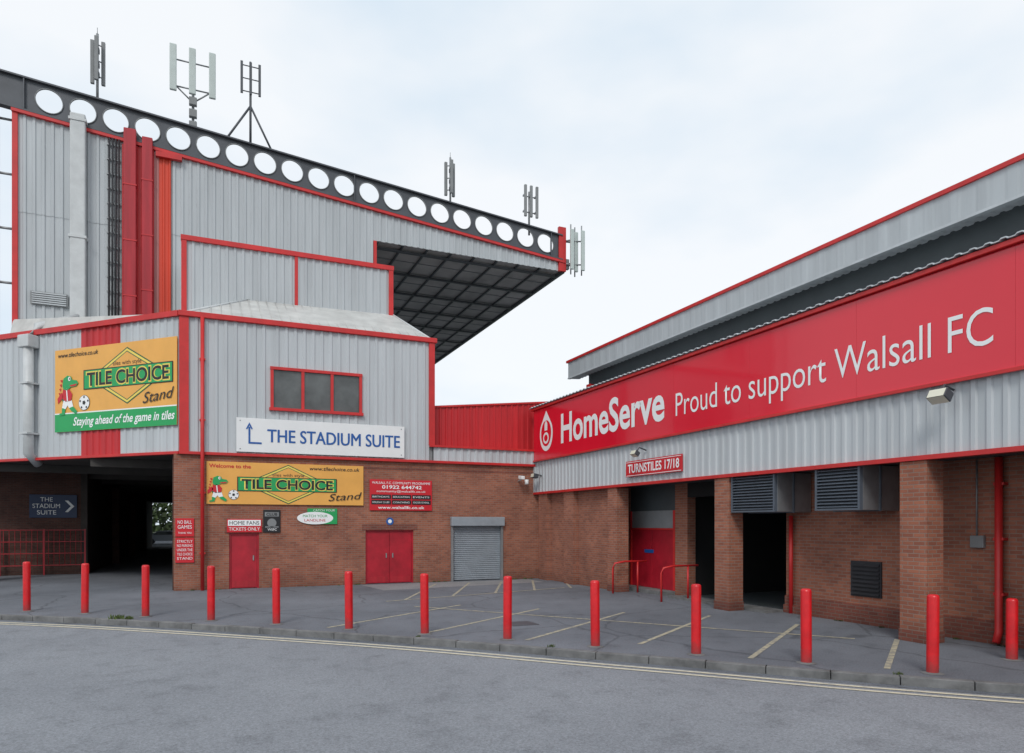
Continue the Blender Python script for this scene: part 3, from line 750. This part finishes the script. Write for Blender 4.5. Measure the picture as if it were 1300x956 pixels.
# ------------------------------------------------------------------ signs on the entrance building
def mascot(s, u, v, k):
    q = lambda pts: [(u+a*k, v+b*k) for a, b in pts]
    s.poly(q([(.0, .55), (.10, .30), (.30, .22), (.45, .30), (.40, .55), (.22, .66)]), 'dgreen', 3, 'mascot_body')
    s.poly(q([(.05, .62), (-.12, .45), (-.10, .30), (.02, .40), (.12, .50)]), 'inkred', 4, 'mascot_arm')
    s.poly(q([(.10, .72), (.06, .46), (.20, .34), (.42, .36), (.46, .55), (.32, .72)]), 'inkred', 4, 'mascot_shirt')
    s.poly(q([(.22, .72), (.26, .72), (.30, .36), (.26, .35)]), 'whitetext', 5, 'shirt_stripe')
    s.poly(q([(.12, .38), (.44, .38), (.50, .20), (.34, .16), (.28, .24), (.20, .14), (.06, .18)]), 'whitetext', 4, 'mascot_shorts')
    s.poly(q([(.06, .18), (.20, .14), (.16, -.02), (-.04, -.04), (-.04, .02), (.06, .04)]), 'green', 5, 'mascot_leg')
    s.poly(q([(.34, .16), (.50, .20), (.66, .06), (.60, -.02), (.50, .04), (.42, .08)]), 'green', 5, 'mascot_leg')
    s.poly(q([(.08, .80), (.12, 1.0), (.28, 1.08), (.42, 1.04), (.46, .95), (.64, .92), (.70, .84), (.62, .76), (.40, .74), (.26, .66), (.12, .70)]), 'green', 5, 'mascot_head')
    s.poly(q([(.36, .80), (.66, .83), (.60, .77), (.42, .76)]), 'inkred', 6, 'mascot_mouth')
    s.disc(u+.36*k, v+.98*k, .05*k, .06*k, 'whitetext', 6); s.disc(u+.375*k, v+.98*k, .02*k, .03*k, 'inkblack', 7)
    for i in range(4): s.poly(q([(.08-.03*i, .98-.12*i), (-.02-.02*i, .96-.12*i), (.06-.03*i, .88-.12*i)]), 'inkred', 4, 'mascot_crest')
    bu, bv, r = u+.92*k, v+.28*k, .20*k
    s.disc(bu, bv, r*1.06, r*1.06, 'inkblack', 3); s.disc(bu, bv, r, r, 'whitetext', 4, name='football')
    s.disc(bu, bv, r*.32, r*.32, 'inkblack', 5, 5)
    for i in range(5):
        a = 2*math.pi*i/5+.3; s.disc(bu+r*.78*math.cos(a), bv+r*.78*math.sin(a), r*.17, r*.17, 'inkblack', 5, 5)

def tile_logo(s, u0, v0, w, h):
    cx = u0+w/2; cy = v0+h*.50
    D = lambda a, b, m, l: s.poly([(cx-a, cy), (cx, cy-b), (cx+a, cy), (cx, cy+b)], m, l, 'diamond')
    D(w*.44, h*.62, 'dgreen', 1); D(w*.42, h*.59, 'yellowink', 2); D(w*.38, h*.54, 'dgreen', 2.4); D(w*.365, h*.52, 'orange', 2.8)
    s.text('tiles with style', cx-w*.16, cy+h*.245, w*.32, h*.09, 'inkblack', 4, off=.0)
    s.rect(u0, cy-h*.23, u0+w, cy+h*.21, 'inkblack', 3.4, 'banner'); s.rect(u0+w*.010, cy-h*.21, u0+w*.990, cy+h*.19, 'green', 3.8, 'banner')
    s.text('TILE CHOICE', u0+w*.03, cy-h*.165, w*.94, h*.31, 'yellowink', 4.4, off=.05)
    s.text('TILE CHOICE', u0+w*.042, cy-h*.15, w*.916, h*.28, 'inkblack', 5, off=.022)

o0 = CF(5.65, .09); O = (o0.x, o0.y, 5.44)
s = Sign('stand_name_sign', O, -e, 5.62, 2.90, 'orange')
s.rect(0.0, 0.0, 5.62, .62, 'green', 1); s.rect(0, .62, 5.62, .66, 'whitetext', 1)
s.text('Staying ahead of the game in tiles', .9, .20, 4.6, .28, 'whitetext', 2, off=.018, shear=.25)
s.text('www.tilechoice.co.uk', .15, 2.62, 1.95, .15, 'inkblack', 2, off=.01, shear=.2)
tile_logo(s, 1.42, 1.0, 4.05, 1.55)
s.text('Stand', 4.15, .78, 1.25, .36, 'inkblack', 6, off=.0, shear=.35, rise=.10)
mascot(s, .30, .62, 1.25)
s = Sign('stadium_suite_sign', (.85, 25.04, 4.63), (1, 0, 0), 5.77, 1.15, 'white', .05)
s.text('THE STADIUM SUITE', .98, .36, 4.60, .43, 'blue', 2)
s.text('THE STADIUM SUITE', 1.0, .363, 4.60, .43, 'blue', 2.2)
s.text('THE STADIUM SUITE', .99, .368, 4.60, .43, 'blue', 2.4)
s.rect(.38, .28, .44, .85, 'blue', 2); s.rect(.38, .28, .80, .34, 'blue', 2.2); s.poly([(.41, 1.0), (.30, .78), (.34, .76), (.41, .90), (.48, .76), (.52, .78)], 'blue', 2.4)
for u in (.12, 5.65):
    for v in (.1, 1.05): s.disc(u, v, .02, .02, 'grey', 1.5, 10, 'fixing')
s = Sign('stand_name_sign', (-.07, 25.14, 2.86), (1, 0, 0), 5.2, 1.42, 'orange')
s.text('Welcome to the', .08, 1.22, 1.3, .12, 'inkred', 2, off=.015)
s.text('www.tilechoice.co.uk', 3.3, 1.22, 1.75, .12, 'inkblack', 2, off=.01, shear=.2)
tile_logo(s, .95, .15, 3.3, 1.10)
s.text('Stand', 3.95, .14, 1.1, .25, 'inkblack', 6, off=.0, shear=.35, rise=.08)
mascot(s, .12, .10, .78)
s = Sign('community_programme_sign', (5.36, 25.15, 2.69), (1, 0, 0), 2.35, 1.13, 'inkred')
s.text('WALSALL F.C. COMMUNITY PROGRAMME', .08, .97, 2.2, .085, 'whitetext', 2)
s.text('01922 644742', .45, .80, 1.5, .12, 'whitetext', 2, off=.02)
s.text('community@walsallfc.co.uk', .25, .67, 1.85, .075, 'whitetext', 2)
for j in range(2):
    for i in range(3):
        s.rect(.06+i*.76, .22+j*.20, .78+i*.76, .38+j*.20, 'inkblack', 1.5)
        s.text(['HOLIDAY CLUBS', 'COACHING', 'SOCCER SCHOOL', 'BIRTHDAYS', 'EDUCATION', 'EVENTS'][j*3+i], .10+i*.76, .27+j*.20, .62, .06, 'whitetext', 2.2)
s.text('www.walsallfc.co.uk', .3, .06, 1.75, .10, 'whitetext', 2, off=.015)
s = Sign('home_fans_sign', (.56, 25.16, 1.91), (1, 0, 0), 1.1, .45, 'inkred')
s.rect(.03, .22, 1.07, .42, 'whitetext', 1); s.text('HOME FANS', .08, .26, .94, .12, 'inkblack', 2); s.text('TICKETS ONLY', .06, .06, .98, .11, 'whitetext', 2)
s = Sign('poster', (1.71, 25.16, 1.9), (1, 0, 0), .56, .78, 'inkblack')
s.rect(.05, .55, .51, .70, 'grey', 1); s.text('CLUB', .10, .58, .36, .09, 'inkblack', 2, off=.02); s.disc(.28, .33, .15, .15, 'grey', 1); s.text('WSFC', .14, .06, .3, .08, 'whitetext', 2); s.rect(.06, .17, .5, .21, 'grey', 1)
s = Sign('advert_sign', (2.82, 25.16, 2.14), (1, 0, 0), 1.38, .6, None)
s.rect(.35, .05, 1.38, .60, 'green', 0.5); s.disc(.62, .26, .62, .22, 'whitetext', 1); s.text('MATCH YOUR', .20, .29, .84, .09, 'green', 2); s.text('LANDLINE', .25, .14, .72, .09, 'inkred', 2)
s.text('CATCH YOUR', .55, .50, .75, .07, 'whitetext', 2)
s = Sign('no_ball_games_sign', (-1.0, 25.16, 1.78), (1, 0, 0), .56, .60, 'inkred')
for i, w in enumerate(['NO BALL', 'GAMES']): s.text(w, .07, .42-i*.16, .42, .11, 'whitetext', 2)
s.text('THANK YOU', .08, .09, .4, .06, 'whitetext', 2)
s = Sign('no_parking_sign', (-1.0, 25.16, .92), (1, 0, 0), .56, .82, 'inkred')
for i, w in enumerate(['STRICTLY', 'NO PARKING', 'UNDER THE', 'TILE CHOICE', 'STAND']): s.text(w, .05, .66-i*.14, .46, .085, 'whitetext', 2)
s = Sign('round_notice', (5.98, 25.18, 2.16), (1, 0, 0), .26, .26, None); s.disc(.13, .13, .14, .14, 'blue', 1); s.disc(.13, .13, .07, .07, 'whitetext', 2)
s = Sign('stadium_suite_direction_sign', (-7.03, 35.42, 2.46), (1, 0, 0), 1.75, 1.0, 'bluedark')
s.text('THE', .40, .70, .45, .18, 'white', 2); s.text('STADIUM', .12, .42, 1.0, .18, 'white', 2); s.text('SUITE', .28, .14, .7, .18, 'white', 2)
s.poly([(1.3, .25), (1.42, .25), (1.65, .5), (1.42, .75), (1.3, .75), (1.52, .5)], 'white', 2)
g = grp('cctv_camera')
tube('bracket', [(11.3, 25.2, 3.9), (11.3, 24.9, 3.95)], .03, 'pipe', g, 8)
obox('housing', (11.2, 24.65, 3.93), (.14, 0, 0), (.0, .34, .04), (0, 0, .13), 'white', g, bev=.02)
tube('dome', [(11.55, 24.95, 3.95), (11.55, 24.95, 3.82), (11.55, 24.95, 3.76)], .08, 'white', g, 12)
g = grp('floodlight')
tube('arm', [(12.05, 24.6, 4.1), (11.8, 24.6, 4.15)], .02, 'steel', g, 6)
obox('housing', (11.62, 24.45, 4.02), (.2, 0, -.04), (0, .3, 0), (.03, 0, .16), 'steel', g, bev=.01)
obox('lens', (11.615, 24.47, 4.035), (.003, 0, 0), (0, .26, 0), (.025, 0, .13), 'lamp', g)
g = grp('steel_gate')
for x in (-9.6, -8.03, -6.46, -4.95): box('post', x-.03, x+.03, 35.2, 35.26, 0, 1.97, 'reddark', g)
for z in (.42, .93, 1.43, 1.93): box('rail', -9.6, -4.95, 35.21, 35.25, z-.015, z+.015, 'reddark', g)
x = -9.5
while x < -4.97: tube('bar', [(x, 35.23, .42), (x, 35.23, 1.93)], .010, 'reddark', g, 5); x += .2
# ------------------------------------------------------------------ beyond the passage
g = grp('parked_car')
def carbody(g, cx, cy, mat):
    prof = [(-2.1, .35), (-2.15, .75), (-1.9, .92), (-1.35, .98), (-.75, 1.42), (.65, 1.46), (1.35, 1.02), (2.0, .90), (2.15, .6), (2.1, .35)]
    V = [(cx+a, cy-.85, z) for a, z in prof]+[(cx+a, cy+.85, z) for a, z in prof]; n = len(prof)
    F = [tuple(range(n)), tuple(range(2*n-1, n-1, -1))]+[(i, i+n, (i+1) % n+n, (i+1) % n) for i in range(n)]
    mesh('body', V, F, mat, g)
    mesh('side_glass', [(cx-1.2, cy-.86, 1.0), (cx+1.15, cy-.86, 1.02), (cx+.58, cy-.86, 1.38), (cx-.70, cy-.86, 1.36)], [(0, 1, 2, 3)], 'glass', g)
    for dx in (-1.35, 1.35):
        for dy in (-.88, .68): tube('wheel', [(cx+dx, cy+dy, .32), (cx+dx, cy+dy+.2, .32)], .32, 'black', g, 18)
carbody(g, -4.3, 84, 'car')
V = []; F = []
for i in range(7000):
    cx = random.uniform(-16, 10); cz = random.uniform(.2, 8.5); cy = random.uniform(98, 106)
    if cz > 5.5+2.5*math.sin(cx*.7)+random.uniform(-1, 1): continue
    r = random.uniform(.15, .4); n = len(V)
    a = Vector((random.uniform(-1, 1), random.uniform(-1, 1), random.uniform(-1, 1))).normalized()*r
    b = a.cross(Vector((random.uniform(-1, 1), random.uniform(-1, 1), random.uniform(-1, 1)))).normalized()*r
    c = Vector((cx, cy, cz))
    V += [c-a, c-b, c+a, c+b]; F.append((n, n+1, n+2, n+3))
mesh('distant_trees', V, F, 'leaf')

# ------------------------------------------------------------------ world, sun, camera
w = bpy.data.worlds.new('World'); S.world = w; w.use_nodes = True
N = w.node_tree.nodes; L = w.node_tree.links
bg = N['Background']; bg.inputs['Strength'].default_value = 0.12
sky = N.new('ShaderNodeTexSky'); sky.sky_type = 'NISHITA'; sky.sun_disc = False
sky.sun_elevation = math.radians(43); sky.sun_rotation = math.radians(214)
tc = N.new('ShaderNodeTexCoord'); mp = N.new('ShaderNodeMapping'); mp.inputs['Scale'].default_value = (1.0, 1.0, 2.2)
mp.inputs['Rotation'].default_value = (0.2, 0.3, 0.9)
L.new(tc.outputs['Generated'], mp.inputs['Vector'])
n = N.new('ShaderNodeTexNoise'); n.inputs['Scale'].default_value = 1.6; n.inputs['Detail'].default_value = 5; n.inputs['Roughness'].default_value = 0.5
L.new(mp.outputs[0], n.inputs['Vector'])
cr = N.new('ShaderNodeValToRGB')
cr.color_ramp.elements[0].position = 0.38; cr.color_ramp.elements[0].color = (5.9, 7.0, 8.0, 1)
cr.color_ramp.elements[1].position = 0.60; cr.color_ramp.elements[1].color = (8.2, 8.45, 8.7, 1)
L.new(n.outputs['Fac'], cr.inputs['Fac'])
mx = N.new('ShaderNodeMixRGB'); mx.inputs[0].default_value = 0.92
L.new(sky.outputs[0], mx.inputs[1]); L.new(cr.outputs[0], mx.inputs[2]); L.new(mx.outputs[0], bg.inputs['Color'])

sd = bpy.data.lights.new('sun', 'SUN'); sd.energy = 1.5; sd.angle = math.radians(18); sd.color = (1, .97, .92)
so = bpy.data.objects.new('sun', sd); COL.objects.link(so)
sv = Vector((-.50, -.75, .85)); so.rotation_euler = (-sv).to_track_quat('-Z', 'Y').to_euler()

cd = bpy.data.cameras.new('camera'); cd.sensor_width = 36; cd.lens = 24.37; cd.shift_y = 0.1438; cd.clip_end = 4000
co = bpy.data.objects.new('camera', cd); COL.objects.link(co)
co.location = (0, 0, 2.2); co.rotation_euler = (math.radians(90), 0, math.radians(-23.63))
S.camera = co
S.view_settings.view_transform = 'Standard'; S.view_settings.look = 'None'; S.view_settings.exposure = 0
